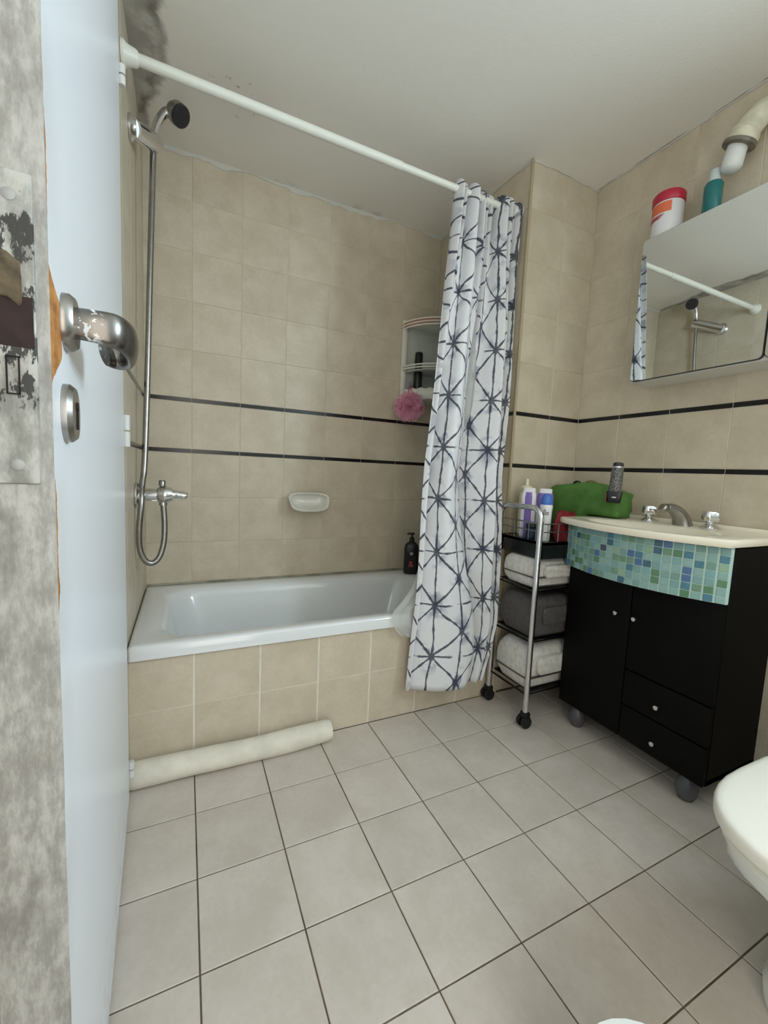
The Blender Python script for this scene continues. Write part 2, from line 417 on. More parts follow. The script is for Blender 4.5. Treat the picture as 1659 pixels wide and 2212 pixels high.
# frames: columns = local x, local y, normal
def frame(o, x, y, n): return Matrix(((x[0], y[0], n[0], o[0]), (x[1], y[1], n[1], o[1]), (x[2], y[2], n[2], o[2]), (0, 0, 0, 1)))
LO, HI, SH = .993, 1.211, .018         # border strips
ROWS = [[0, .2, .4, .6, .8, LO], [LO+SH, HI], [HI+SH, HI+SH+.2, HI+SH+.4, HI+SH+.6, HI+SH+.8, CEIL]]
def tiled(parent, us, fr, base=0):
    for rows in ROWS:
        rr = [r for r in rows]
        if base and rows[0] == 0: rr = [r for r in rows if r >= base-1e-6]
        lay(parent, 'tile', M['wall_tile'], us, rr, .0028, fr, .0006, vgap=.0012)
    for z in (LO, HI): lay(parent, 'border_tile', M['border'], us, [z, z+SH], .0016, fr, .0005)
def steps(a, b, st, first):
    out = [a]; v = first
    while (v < b-1e-4): 
        if v > a+1e-4: out.append(v)
        v += st
    out.append(b); return out
tiled(wall_back, steps(XL, XP, .2, 0.0), frame((0, YB, 0), (1, 0, 0), (0, 0, 1), (0, -1, 0)), base=.4)
def tiled_y(parent, ys, x, sgn, base=0):
    # wall in the YZ plane at x, facing sgn*X
    if sgn > 0: fr = frame((x, 0, 0), (0, 1, 0), (0, 0, 1), (1, 0, 0)); us = ys
    else: fr = frame((x, 0, 0), (0, -1, 0), (0, 0, 1), (-1, 0, 0)); us = [-y for y in ys][::-1]
    tiled(parent, us, fr, base)
tiled_y(wall_left, [.130, .27, .47, .67, YB], XL, 1)
tiled_y(wall_corner, [YP, .42, .62, .82, YB], XP, -1, .4)
tiled(wall_corner, [XP, 1.42, XR], frame((0, YP, 0), (1, 0, 0), (0, 0, 1), (0, -1, 0)))
ys = [YP]; 
while ys[-1] > WIN_Y1+.2: ys.append(ys[-1]-.2)
ys = ys[:-1] if ys[-1] < WIN_Y1 else ys
tiled_y(wall_right, ys[::-1], XR, -1)
# bead down the outer corner
bm = bmesh.new(); tube(bm, [(XP-.001, YP-.001, 0), (XP-.001, YP-.001, CEIL)], .006, 8)
trim_1 = struct(obj('trim_1', bm, plain('corner_bead', srgb(176, 160, 130), .5)))
rg = random.Random(11)
def ragged(name, a, b, nrm, lo, hi):
    a, b, nrm = Vector(a), Vector(b), Vector(nrm); bm = bmesh.new(); n = max(6, int((b-a).length/.016)); loops = []; h = (lo+hi)/2
    for i in range(n+1):
        h = min(hi, max(lo, h+rg.uniform(-1, 1)*(hi-lo)*.35)); p = a+(b-a)*i/n
        loops.append([p+nrm*.0012+Vector((0, 0, 0)), p+nrm*.004, p+nrm*.0035-Vector((0, 0, h*.8)), p+nrm*.0012-Vector((0, 0, h))])
    skin(bm, loops, True, True, True); return struct(obj(name, bm, M['plaster']))
ragged('trim_2', (XL, YB, CEIL), (XP, YB, CEIL), (0, -1, 0), .003, .022)
ragged('trim_3', (XP, YP, CEIL), (XR, YP, CEIL), (0, -1, 0), .003, .016)
ragged('trim_4', (XP, YB, CEIL), (XP, YP, CEIL), (-1, 0, 0), .002, .012)
ragged('trim_5', (XR, YP, CEIL), (XR, -.9, CEIL), (-1, 0, 0), .001, .006)
# floor
fx = [XD, -.2]+[i*.2 for i in range(0, 9)]; fx[1] = -.2
fys = [.2065]+[.2-.2*i for i in range(1, 9)]
lay(floor, 'tile', M['floor_tile'], sorted(set(fx)), sorted(fys), .0031, frame((0, 0, 0), (1, 0, 0), (0, 1, 0), (0, 0, 1)), .0012,
    skip=lambda u0, u1, v0, v1: v1 < -1.1)
# tub apron
YA = .207
wall_tub = plane_struct('wall_tub', (XL-G, YA+G, 0), (XP, YA+.03, .368), M['grout_tub'])
lay(wall_tub, 'tile', M['wall_tile'], steps(XL, XP, .2, 0.0), [.0, .2, .37], .0075, frame((0, YA, 0), (1, 0, 0), (0, 0, 1), (0, -1, 0)), .0015, vgap=.0022)

# ------------------------------------------------------------------ door, open beside the camera
hinge = Vector((-.1666, .1122, .010)); near = Vector((-.1275, -.70, .010))
ddir = (near-hinge); DL = ddir.length; ddir.normalize(); dn = Vector((ddir.y, -ddir.x, 0)); dn = dn if dn.x > 0 else -dn
DM = Matrix(((ddir.x, dn.x, 0, hinge.x), (ddir.y, dn.y, 0, hinge.y), (0, 0, 1, hinge.z), (0, 0, 0, 1)))
bm = bmesh.new()
TH = .055; NZ = 60
# leaf with a slightly ragged worn edge
rows = []
for k in range(NZ+1):
    z = 2.0*k/NZ; rg = random.uniform(-.0012, .0012)
    rows.append([(0, 0, z), (0, -TH, z), (DOOR_L-.003, -TH, z), (DOOR_L+rg*.3, -TH+.003, z), (DOOR_L+rg*.3, -.0035, z), (DOOR_L-.0025+rg, 0, z), (DOOR_L*.5, 0, z)])
skin(bm, rows, True, True, True)
bm.normal_update()
for f in bm.faces:
    c = f.calc_center_median()
    f.material_index = 1 if c.x > DOOR_L-.002 else 0
door = obj('door_1', bm, [M['door'], M['door_edge']]); door.matrix_world = DM; struct(door)
bm_ = door.data
def dchild(name, bm, mat, parent=None, **kw):
    o = obj(name, bm, mat, parent or door, **kw); return o
xh = DOOR_L-.065
# handle rosette (oval plate)
def oval_plate(cx, cz, w, h, t, n=28):
    bm = bmesh.new(); loops = []
    for s, y in ((1, 0), (1, t*.55), (.86, t), (.3, t*1.05)):
        loops.append([(cx+w*s*math.copysign(abs(math.cos(a))**.8, math.cos(a)), y, cz+(h-(1-s)*w)*math.sin(a)) for a in [2*PI*i/n for i in range(n)]])
    skin(bm, loops, True, True, True); return bm
ro = dchild('rosette', oval_plate(xh, 1.071, .0245, .0265, .010), M['chrome_dull'])
es = dchild('keyhole_plate', oval_plate(xh+.008, .983, .0245, .028, .009), M['chrome_dull'])
bm = bmesh.new(); lathe(bm, [(.0045, 0), (.0045, .0012)], 12, aim((xh+.008, .0094, .990), (0, 1, 0))); box(bm, (xh+.0058, .0090, .968), (xh+.0102, .0106, .989))
dchild('keyhole', bm, M['shadow_hole'], es)
# lever: a flat bowed band going out, along the door and back
pth = smooth_path([(xh, .006, 1.072), (xh, .028, 1.072), (xh-.006, .044, 1.071), (xh-.032, .053, 1.069), (xh-.064, .053, 1.066), (xh-.081, .045, 1.064), (xh-.083, .033, 1.063), (xh-.073, .025, 1.062)], 7)
bm = bmesh.new(); n = len(pth)
rad = [1.0+.25*math.sin(PI*i/(n-1)) for i in range(n)]
tube(bm, pth, [.0128*r for r in rad], 18, up=(0, 0, 1), flat=(1.15, .42))
dchild('lever', bm, M['lever'])
# lock face plate let into the edge
pl_ = dchild('lock_plate', mbox((DOOR_L-.002, -.047, .916), (DOOR_L+.0018, -.0085, 1.165), .001, 1), M['plate'])
dchild('latch_hole', mbox((DOOR_L-.004, -.046, 1.028), (DOOR_L+.0022, -.0095, 1.070), .001, 1), plain('latch_recess', srgb(44, 26, 23), .8, noise=.3, scale=60), pl_)
bm = bmesh.new(); box(bm, (DOOR_L-.002, -.042, 1.062), (DOOR_L+.0035, -.017, 1.098), .002)
bmesh.ops.subdivide_edges(bm, edges=bm.edges[:], cuts=2, use_grid_fill=True)
for v in bm.verts: v.co.z += .005*math.sin(v.co.y*700)+.002*math.sin(v.co.y*1900); v.co.x += .0008*math.sin(v.co.z*500+v.co.y*900)
dchild('wood_splinter', bm, plain('splintered_wood', srgb(92, 80, 60), .9, noise=.45, scale=50, bump=.6), pl_)
bm = bmesh.new()
for lo, hi in (((-.029, 1.020), (-.020, 1.021)), ((-.029, .990), (-.020, .991)), ((-.029, .990), (-.028, 1.021)), ((-.021, .990), (-.020, 1.021))):
    box(bm, (DOOR_L, lo[0], lo[1]), (DOOR_L+.0032, hi[0], hi[1]))
dchild('bolt_outline', bm, M['shadow_hole'], pl_)
for z in (1.146, .932):
    s_ = dchild('screw', mlathe([(.0048, 0), (.0048, .0010), (.0035, .0016), (.0008, .0018)], 14, aim((DOOR_L+.0012, -.0235, z), (1, 0, 0))), plain('screw_head', (.36, .355, .34), .5, .3), pl_)
for z0, z1 in ((.060, .105), (.975, 1.055), (1.83, 1.875)):
    bm = bmesh.new()
    tube(bm, [(-.004, .006, z0), (-.004, .006, (z0+z1)/2-.002)], .0075, 12); tube(bm, [(-.004, .006, (z0+z1)/2+.002), (-.004, .006, z1)], .0075, 12)
    dchild('hinge', bm, M['white_paint'])

# ------------------------------------------------------------------ bathtub
tub = thing('bathtub', 'white enamel bathtub built in behind a beige tiled apron', 'bathtub', (0, 0, 0))
bm = bmesh.new(); X0, X1, Y0, Y1 = XL+.003, XP-.003, .196, YB-.003
L = [rrect(X0, X1, Y0, Y1, .012, .368), rrect(X0, X1, Y0, Y1, .012, .402), rrect(X0+.003, X1-.003, Y0+.003, Y1-.003, .012, .409),
     rrect(X0+.012, X1-.012, Y0+.012, Y1-.012, .012, .412),
     rrect(X0+.07, X1-.13, Y0+.052, Y1-.068, .11, .409), rrect(X0+.083, X1-.145, Y0+.064, Y1-.08, .115, .400),
     rrect(X0+.095, X1-.17, Y0+.075, Y1-.09, .12, .37), rrect(X0+.14, X1-.22, Y0+.10, Y1-.115, .12, .20),
     rrect(X0+.19, X1-.27, Y0+.13, Y1-.145, .11, .10), rrect(X0+.26, X1-.33, Y0+.18, Y1-.2, .1, .07)]
skin(bm, L, True, False, True)
obj('tub_shell', bm, M['enamel'], tub, angle=60)
obj('drain', mlathe([(.03, 0), (.03, .003), (.012, .004)], 20, at(.2, .53, .070)), M['drain'], tub)
dirt = obj('sealant_bead', mtube([(XL+.006, .868, .414), (XL+.2, .867, .414), (.6, .867, .413), (XP-.02, .867, .413)], .0055, 6), plain('grimy_sealant', srgb(150, 146, 128), .7, noise=.35, scale=12), tub)

# padded roll on the floor
bm = bmesh.new(); pts = []; rr = []
for i in range(41):
    u = i/40; x = -.176+.612*u
    pts.append((x, .165-.006*math.sin(PI*u), .037+.002*math.sin(u*7))); rr.append(.0355+.0018*math.sin(u*9+1)+.0025*math.exp(-((u-.4)/.12)**2))
rr[-1] *= .9; rr[0] *= .9
tube(bm, pts, rr, 20)
roll = obj('draught_roll', bm, M['roll'], angle=70); tag(roll, 'long white padded roll lying on the floor along the tub apron', 'padded roll')
# ------------------------------------------------------------------ rod, curtain, liner
rod = thing('curtain_rod', 'white shower curtain rod across the bathtub from wall to pillar', 'curtain rod', (XL, .28, 2.035))
def rel(p, *pts): return [(a[0]-p[0], a[1]-p[1], a[2]-p[2]) for a in pts]
RP = (XL, .28, 2.035)
obj('pole', mtube([(0.004, 0, 0), (.85, 0, 0)], .0145, 16), M['rod_white'], rod)
obj('inner_pole', mtube([(.85, 0, 0), (1.397, 0, 0)], .0125, 16), M['rod_white'], rod)
obj('end_flange', mlathe([(.031, 0), (.031, .006), (.024, .014), (.02, .035), (.0165, .04)], 24, aim((.001, 0, 0), (1, 0, 0))), M['rod_white'], rod)
obj('end_flange', mlathe([(.031, 0), (.031, .006), (.024, .014), (.02, .035), (.0165, .04)], 24, aim((1.398, 0, 0), (-1, 0, 0))), M['rod_white'], rod)

def interp(tab, z):
    tab = sorted(tab)
    if z <= tab[0][0]: return tab[0][1]
    for (a, b), (c, d) in zip(tab, tab[1:]):
        if z <= c: return b+(d-b)*(z-a)/(c-a)
    return tab[-1][1]
XLt = [(2.05, .905), (1.87, .889), (1.52, .855), (1.17, .812), (.99, .792), (.64, .773), (.48, .761), (.34, .746), (.195, .733), (.13, .728)]
XRt = [(2.05, 1.212), (1.59, 1.195), (1.2, 1.165), (.95, 1.137), (.62, 1.135), (.35, 1.13), (.25, 1.10), (.13, 1.055)]
CTRL = [(0, 0, .002), (.05, .05, -.008), (.10, .085, .030), (.25, .235, -.042), (.43, .455, .016), (.475, .470, .062), (.53, .525, .066), (.57, .56, .050), (.76, .79, -.040), (.80, .84, -.032), (.84, .845, .020), (.92, .91, .014), (1.0, 1.0, -.012)]
CTRB = [(0, 0, .0), (.05, .03, -.010), (.10, .05, .008), (.25, .35, -.036), (.43, .69, -.034), (.475, .725, .015), (.53, .715, .050), (.57, .735, .052), (.76, .88, .002), (.80, .91, .004), (.84, .92, .026), (.92, .95, .020), (1.0, 1.0, .0)]
cp = smooth_path(CTRL, 12); cb = smooth_path(CTRB, 12)
NTc = len(cp)
bm = bmesh.new(); uvl = bm.loops.layers.uv.new('UVMap')
NZc = 90; HEM = .13; TOP = 2.045
svals = [0.0]
for a, b in zip(cp, cp[1:]):
    svals.append(svals[-1]+math.hypot((b.y-a.y)*.37, (b.z-a.z)*1.15))
grid = []
for j in range(NZc+1):
    row = []
    w = j/NZc
    for i, c in enumerate(cp):
        u = i/(NTc-1)
        top = TOP+.034*abs(math.sin(PI*10*u+.3))**4-.010
        z = HEM+(top-HEM)*w
        zz = min(max(z, HEM), 2.05)
        xl, xr = interp(XLt, zz), interp(XRt, zz)
        k = (zz-.1)/1.95
        yl = .150+.13*k; yr = .108+.172*k
        q = min(1, max(0, (zz-.13)/.85)); q = q*q*(3-2*q)
        cy_ = cb[i].y+(c.y-cb[i].y)*q; cz_ = cb[i].z+(c.z-cb[i].z)*q
        kk = min(1, max(0, (k-.55)/.42)); amp = 1.0-.72*kk*kk*(3-2*kk)
        cy_ = cy_+(u-cy_)*.45*kk
        x = xl+(xr-xl)*cy_
        y = yl+(yr-yl)*cy_+cz_*amp
        p = max(0, (k-.45)/.55)**1.6
        y += p*.030*math.sin(2*PI*10*u+.6)
        x += p*.005*math.sin(2*PI*20*u)
        x = min(x, 1.2125)
        # inward tuck and slight waviness at the hem
        y += .004*math.sin(z*9+u*5)
        row.append((bm.verts.new((x, y, z)), svals[i]+.030, z))
    grid.append(row)
for j in range(NZc):
    for i in range(NTc-1):
        q = (grid[j][i], grid[j][i+1], grid[j+1][i+1], grid[j+1][i])
        f = bm.faces.new([a[0] for a in q])
        for lp, a in zip(f.loops, q): lp[uvl].uv = (a[1], a[2]-.07)
curtain = obj('shower_curtain', bm, M['curtain'], angle=180)
sm = curtain.modifiers.new('thickness', 'SOLIDIFY'); sm.thickness = .0012; sm.offset = 0
tag(curtain, 'white shower curtain with dark blue star line print, bunched beside the pillar', 'shower curtain')

bm = bmesh.new(); rows = []
LT = [(2.0, .96, .30), (1.2, .90, .262), (.8, .84, .232), (.62, .80, .216), (.52, .765, .205), (.46, .715, .197), (.425, .675, .186), (.39, .672, .176), (.355, .690, .172), (.335, .715, .172)]
for z, x, y in LT:
    rows.append([(x+((1.16-x) if z > .7 else .10)*u, y+.012*math.sin(u*14+z*3)*(1 if z > .7 else .25)-.0*u, z-.012*u*(z < .4)) for u in [i/24 for i in range(25)]])
rows = [[Vector(r[i]) for r in rows] for i in range(25)]
rows = [smooth_path(r, 5) for r in rows]
skin(bm, rows, False)
liner = obj('curtain_liner', bm, M['liner'], angle=180); tag(liner, 'sheer white curtain liner spilling over the tub edge behind the printed curtain', 'curtain liner')

# ------------------------------------------------------------------ shower
mix = thing('shower_mixer', 'chrome bath mixer tap on the wall above the tub end', 'mixer tap', (XL, .50, .832))
obj('wall_flange', mlathe([(.044, 0), (.044, .006), (.032, .016), (.025, .024)], 24, aim((.0015, 0, 0), (1, 0, 0))), M['chrome'], mix)
obj('wall_flange', mlathe([(.034, 0), (.034, .006), (.025, .016), (.02, .022)], 24, aim((.0015, .13, 0), (1, 0, 0))), M['chrome'], mix)
bm = bmesh.new(); tube(bm, [(.015, 0, 0), (.075, 0, .002)], .0205, 20); tube(bm, [(.015, .13, 0), (.06, .13, 0)], .0165, 16); tube(bm, [(.058, -.012, .0), (.058, .145, .0)], .019, 16)
lathe(bm, [(.022, 0), (.029, .008), (.030, .03), (.024, .048)], 22, aim((.066, 0, .002), (1, 0, .03)))
lathe(bm, [(.014, -.032), (.014, 0)], 14, at(.085, 0, -.002))
obj('mixer_body', bm, M['chrome'], mix)
bm = bmesh.new(); tube(bm, smooth_path([(.105, 0, .005), (.13, 0, .004), (.162, -.002, -.001)], 6), [.017]*6+[.0155]*5+[.0145, .012], 16, flat=(.9, 1.1)); obj('mixer_lever', bm, M['chrome'], mix)
obj('diverter_knob', mlathe([(.006, 0), (.006, .012), (.011, .014), (.011, .03), (.008, .034)], 16, at(.082, 0, .02)), M['chrome_dull'], mix)

hs = thing('hand_shower', 'chrome hand shower with dark head and long metal hose hanging down', 'hand shower', (-.12, .575, 2.01))
o0 = (-.12, .575, 2.01)
bm = bmesh.new()
tube(bm, smooth_path(rel(o0, (-.122, .575, 1.995), (-.118, .576, 2.05), (-.107, .577, 2.09), (-.086, .578, 2.128), (-.062, .579, 2.146)), 6), [.0115+.0002*i for i in range(25)], 16)
obj('handle', bm, M['chrome'], hs)
ax = Vector((.66, -.42, -.62)).normalized()
hc = Vector((-.052, .577, 2.143))-Vector(o0)
obj('spray_head', mlathe([(.013, -.030), (.024, -.020), (.034, -.004), (.0355, .010), (.034, .016)], 26, aim(hc, ax)), M['chrome_dull'], hs)
obj('spray_face', mlathe([(.034, .0155), (.0345, .024), (.032, .028), (.004, .029)], 26, aim(hc, ax)), M['dark_grey'], hs)
hose = smooth_path(rel(o0, (-.122, .575, 2.0), (-.128, .568, 1.80), (-.136, .552, 1.50), (-.144, .535, 1.20), (-.152, .515, .95), (-.158, .492, .87), (-.159, .47, .83), (-.160, .462, .79), (-.166, .462, .72), (-.165, .465, .655), (-.152, .468, .612),
                           (-.130, .474, .597), (-.108, .482, .615), (-.094, .49, .665), (-.091, .496, .73), (-.095, .50, .80)), 10)
obj('hose', mtube(hose, .0098, 14), M['chrome_dull'], hs)
hb = thing('shower_holder', 'chrome hand shower bracket high on the left wall by the ceiling', 'bracket', (XL, .45, 1.965))
bm = bmesh.new()
lathe(bm, [(.036, 0), (.036, .006), (.028, .012), (.026, .020)], 22, aim((.001, 0, 0), (1, 0, 0)))
tube(bm, [(.010, -.01, -.004), (.022, .030, .014), (.058, .125, .058), (.064, .142, .066), (.066, .146, .068)], [.026, .029, .029, .027, .020], 20)
obj('bracket_arm', bm, M['chrome'], hb)
# ------------------------------------------------------------------ soap dish
sd = thing('soap_dish', 'white ceramic soap dish fixed to the tiled wall above the tub', 'soap dish', (.515, YB, .79))
def sup(w, h, cx, cz, y, tilt, n=36, e=.62):
    out = []
    for i in range(n):
        a = 2*PI*i/n; cx_ = math.copysign(abs(math.cos(a))**e, math.cos(a)); sz = math.copysign(abs(math.sin(a))**e, math.sin(a))
        ww = w*(1+.10*sz)
        out.append(Vector((cx+ww*cx_, y+tilt*h*sz, cz+h*sz)))
    return out
bm = bmesh.new()
skin(bm, [sup(.075, .030, 0, 0, -.001, 0), sup(.086, .034, 0, 0, -.03, .3), sup(.096, .043, 0, 0, -.062, .45), sup(.099, .046, 0, 0, -.072, .5), sup(.096, .0435, 0, 0, -.076, .5),
          sup(.090, .039, 0, 0, -.073, .5), sup(.085, .034, 0, .001, -.055, .35), sup(.078, .028, 0, .002, -.025, .2), sup(.06, .020, 0, .002, -.016, .1)], True, True, True)
obj('dish', bm, M['soapdish'], sd, angle=60)
# ------------------------------------------------------------------ corner shelf with its things
sh = thing('corner_shelf', 'white plastic corner shelf unit in the tub corner', 'shelf', (XP, YB, 1.33))
R0 = .215
def quarter(r, z, k=16, a0=0, a1=PI/2):      # arc from the back wall to the side wall, bowed outwards
    return [Vector((-r*math.cos(a0+(a1-a0)*i/k), -r*math.sin(a0+(a1-a0)*i/k), z)) for i in range(k+1)]
bm = bmesh.new()
box(bm, (-R0, -.004-.001, 0), (-.004, -.001, .405), .0005, 1); box(bm, (-.005, -R0, 0), (-.001, -.004, .405), .0005, 1)
obj('back_panel', bm, M['shelf_back'], sh)
for s in (0, 1):
    bm = bmesh.new()
    if s == 0: box(bm, (-R0-.004, -.026, -.01), (-R0+.020, -.003, .41), .004)
    else: box(bm, (-.026, -R0-.004, -.01), (-.003, -R0+.020, .41), .004)
    obj('side_post', bm, M['white_plastic'], sh)
def tray(z, th, mat, name, rout=R0, rin=0.0):
    bm = bmesh.new(); k = 16; ct = Vector((-.005, -.005, 0))
    top = quarter(rout, z+th, k); bot = quarter(rout, z, k)
    vt = [bm.verts.new(p) for p in top]; vb = [bm.verts.new(p) for p in bot]
    c1 = bm.verts.new((-.005, -.005, z+th)); c0 = bm.verts.new((-.005, -.005, z))
    for i in range(k):
        bm.faces.new((vt[i], vt[i+1], vb[i+1], vb[i])); bm.faces.new((c1, vt[i+1], vt[i])); bm.faces.new((c0, vb[i], vb[i+1]))
    return obj(name, bm, mat, sh)
tray(0.012, .008, M['white_plastic'], 'shelf_tray'); tray(.385, .008, M['white_plastic'], 'shelf_tray')
tray(.148, .006, M['shelf_back'], 'shelf_tray', .195)
def rail(z, r=R0+.002, t=.0042):
    bm = bmesh.new(); tube(bm, quarter(r, z, 20), t, 8); obj('rail', bm, M['white_plastic'], sh)
for z in (.365, .380, .395, .158, .172): rail(z)
bm = bmesh.new(); tube(bm, quarter(R0+.0025, .3725, 20), .003, 6); tube(bm, quarter(R0+.0025, .3875, 20), .003, 6); obj('rose_line', bm, M['dusty_rose'], sh)
# scalloped front fascia of the lower tray
bm = bmesh.new(); k = 24; a = quarter(R0+.004, 0, k); tops = []; bots = []
for i, p in enumerate(a):
    tops.append((p.x, p.y, .052+.004*math.sin(i*1.9))); bots.append((p.x, p.y, -.008+.007*abs(math.sin(i*.8))))
skin(bm, [bots, tops], False); fo = obj('front_lip', bm, M['white_plastic'], sh); m_ = fo.modifiers.new('t', 'SOLIDIFY'); m_.thickness = .004
def shelf_bottle(name, lab, x, y, z, prof, mat, cat='bottle'):
    o = obj(name, mlathe(prof, 20, at(x, y, z)), mat); return tag(o, lab, cat)
sx, sy, sz = XP, YB, 1.352
o = thing('shampoo_bottle', 'tall black bottle standing in the white corner shelf', 'bottle', (XP-.140, YB-.06, sz))
obj('bottle_body', mlathe([(.021, 0), (.0225, .004), (.0225, .135), (.018, .15), (.018, .17), (.0215, .172), (.0205, .222), (.017, .226)], 22), M['black_gloss'], o)
o = tag(obj('razor_box', mbox((XP-.200, YB-.05, sz), (XP-.168, YB-.02, sz+.075), .004), plain('grey_carton', srgb(150, 150, 156), .5)), 'small grey box at the left end of the corner shelf', 'box')
bm = bmesh.new(); tube(bm, smooth_path([(XP-.125, YB-.115, sz+.016), (XP-.09, YB-.12, sz+.015), (XP-.055, YB-.125, sz+.022), (XP-.03, YB-.13, sz+.036)], 6), .0155, 14)
tag(obj('shaver', bm, M['black_gloss']), 'low black shaver lying in the corner shelf beside the tall bottle', 'shaver')
# bath pouf: crumpled netting
pf = thing('bath_pouf', 'pink netting bath pouf hanging from the corner shelf', 'bath pouf', (XP-.212, YB-.115, 1.285))
bm = bmesh.new(); rnd = random.Random(3)
for q in range(64):
    d = Vector((rnd.gauss(0, 1), rnd.gauss(0, 1), rnd.gauss(0, 1))).normalized()
    Mx = aim(d*.030, d) @ Matrix.Rotation(rnd.uniform(0, 6), 4, 'Z')
    R_ = rnd.uniform(.035, .050); ph = rnd.uniform(0, 6); f1 = rnd.choice((4, 5, 6, 7))
    loops = []
    for rr_, hh in ((.004, -.006), (.4, .004), (.75, .018), (1.0, .026)):
        loops.append([Mx @ Vector((R_*rr_*math.cos(t)*(1+.15*math.sin(f1*t+ph)), R_*rr_*math.sin(t)*(1+.15*math.sin(f1*t+ph)), hh+rr_*.010*math.sin(f1*t+ph+1))) for t in [2*PI*i/22 for i in range(22)]])
    skin(bm, loops, True)
obj('netting', bm, M['pouf'], pf, angle=180)
bm = bmesh.new(); tube(bm, smooth_path([(0, .01, .03), (-.004, .01, .085), (.006, .015, .108), (.012, .012, .085), (.004, .01, .03)], 6), .0022, 6); obj('cord', bm, plain('pink_cord', srgb(196, 60, 96), .7), pf)
# ------------------------------------------------------------------ black pump bottles on the tub edge
def pump_bottle(x, y, lab, red):
    o = thing('pump_bottle', lab, 'bottle', (x, y, .411), 'black pump bottles on the tub edge')
    bm = bmesh.new()
    sq = lambda r, z: [Vector((r*1.15*math.copysign(abs(math.cos(a))**.6, math.cos(a)), r*.8*math.copysign(abs(math.sin(a))**.6, math.sin(a)), z)) for a in [2*PI*i/28 for i in range(28)]]
    skin(bm, [sq(.030, 0), sq(.033, .004), sq(.033, .135), sq(.030, .155), sq(.02, .168), sq(.012, .172), sq(.012, .180)], True, True, True)
    obj('bottle_body', bm, M['black_gloss'], o)
    bm = bmesh.new(); lathe(bm, [(.013, .178), (.013, .196), (.005, .198), (.005, .212)], 16); box(bm, (-.026, -.007, .210), (.012, .007, .222), .003)
    obj('pump', bm, M['black_gloss'], o)
    bm = bmesh.new(); box(bm, (-.006, -.0270, .112), (.011, -.0262, .117)); box(bm, (-.004, -.0270, .104), (.009, -.0262, .109)); obj('print', bm, M['label_white'], o, smooth=False)
    bm = bmesh.new()
    for k in range(4): box(bm, (-.011+.001*k, -.0270, .040+.008*k), (.013-.002*k, -.0262, .046+.008*k))
    obj('red_print', bm, M['label_red'], o, smooth=False)
    o.rotation_euler = (0, 0, -.55); return o
pump_bottle(1.075, .775, 'black pump bottle with red print on the back tub corner, left of two', 1)
pump_bottle(1.153, .746, 'black pump bottle on the tub corner half hidden by the curtain', 1)

# ------------------------------------------------------------------ vanity
FX, VY0, VY1, VZ0, VZ1 = 1.315, -.556, -.042, .085, .785
van = thing('vanity_cabinet', 'black bathroom vanity cabinet with mosaic front band under the basin', 'cabinet', (1.46, -.3, 0))
vo = Vector((1.46, -.3, 0))
def V(name, bm, mat, parent=None, **kw):
    if parent is None or parent is van:
        bmesh.ops.translate(bm, verts=bm.verts, vec=-vo)
    else: bmesh.ops.translate(bm, verts=bm.verts, vec=-vo)
    return obj(name, bm, mat, parent or van, **kw)
bm = bmesh.new(); box(bm, (FX+.018, VY0, VZ0), (XR-.002, VY0+.018, VZ1), .0015, 1); box(bm, (FX+.018, VY1-.018, VZ0), (XR-.002, VY1, VZ1), .0015, 1)
box(bm, (FX+.018, VY0, VZ0), (XR-.002, VY1, VZ0+.018), .0015, 1); box(bm, (XR-.012, VY0+.01, VZ0), (XR-.002, VY1-.01, VZ1)); box(bm, (FX+.03, VY0+.016, .60), (XR-.01, VY1-.016, .615))
V('carcass', bm, M['black'])
YS = -.296
knobp = [(.005, 0), (.005, .007), (.008, .010), (.0092, .015), (.007, .020), (.002, .0212)]
def front(name, y0, y1, z0, z1, ky, kz):
    d = V(name, mbox((FX, y0+.0015, z0+.0015), (FX+.017, y1-.0015, z1-.0015), .002, 2), M['black'])
    V('knob', mlathe(knobp, 18, aim((FX+.001, ky, kz), (-1, 0, 0))), M['chrome'], d)
front('door', YS, VY1, VZ0, .690, -.253, .507)
front('door', VY0, YS, .328, .690, -.318, .507)
front('drawer', VY0, YS, .205, .326, -.416, .256)
front('drawer', VY0, YS, VZ0, .203, -.416, .136)
for y in (-.105, -.500):
    for x in (1.352, 1.56):
        b = V('ball_foot', mlathe([(.004, .001), (.017, .004), (.026, .017), (.0305, .036), (.028, .056), (.020, .073), (.016, .086)], 24, at(x, y, 0)), M['grey_ball'])
        V('foot_ring', mlathe([(.0175, .0005), (.0205, .0045), (.0215, .0075), (.018, .0085)], 24, at(x, y, 0)), M['chrome_dull'], b)
# mosaic band, bowed forward
def bowx(y, base, h): u = (y+.295)/.268; return base-h*(1-u*u)
NB = 40; MZ0, MZ1 = .632, .788; MB, MH = 1.302, .072
ys_ = [-.563+.536*i/NB for i in range(NB+1)]
bm = bmesh.new()
sk = [[(bowx(y, MB, MH), y, z) for y in ys_] for z in (MZ0, MZ1)]
lp = []
for y in ys_: lp.append([(bowx(y, MB, MH), y, MZ0), (bowx(y, MB, MH), y, MZ1), (bowx(y, MB, MH)+.010, y, MZ1), (bowx(y, MB, MH)+.010, y, MZ0)])
skin(bm, lp, True, True, True)
band = V('mosaic_band', bm, M['mosaic_grout'], angle=60)
for y0, y1 in ((VY0-.004, VY0+.006), (VY1-.006, VY1+.006)):
    V('band_return', mbox((MB-.002, y0, MZ0), (FX-.001, y1, MZ1), .001, 1), M['mosaic_grout'])
cols, rws = 22, 7
dy = .536/cols; dz = (MZ1-MZ0)/rws
me_tile = None
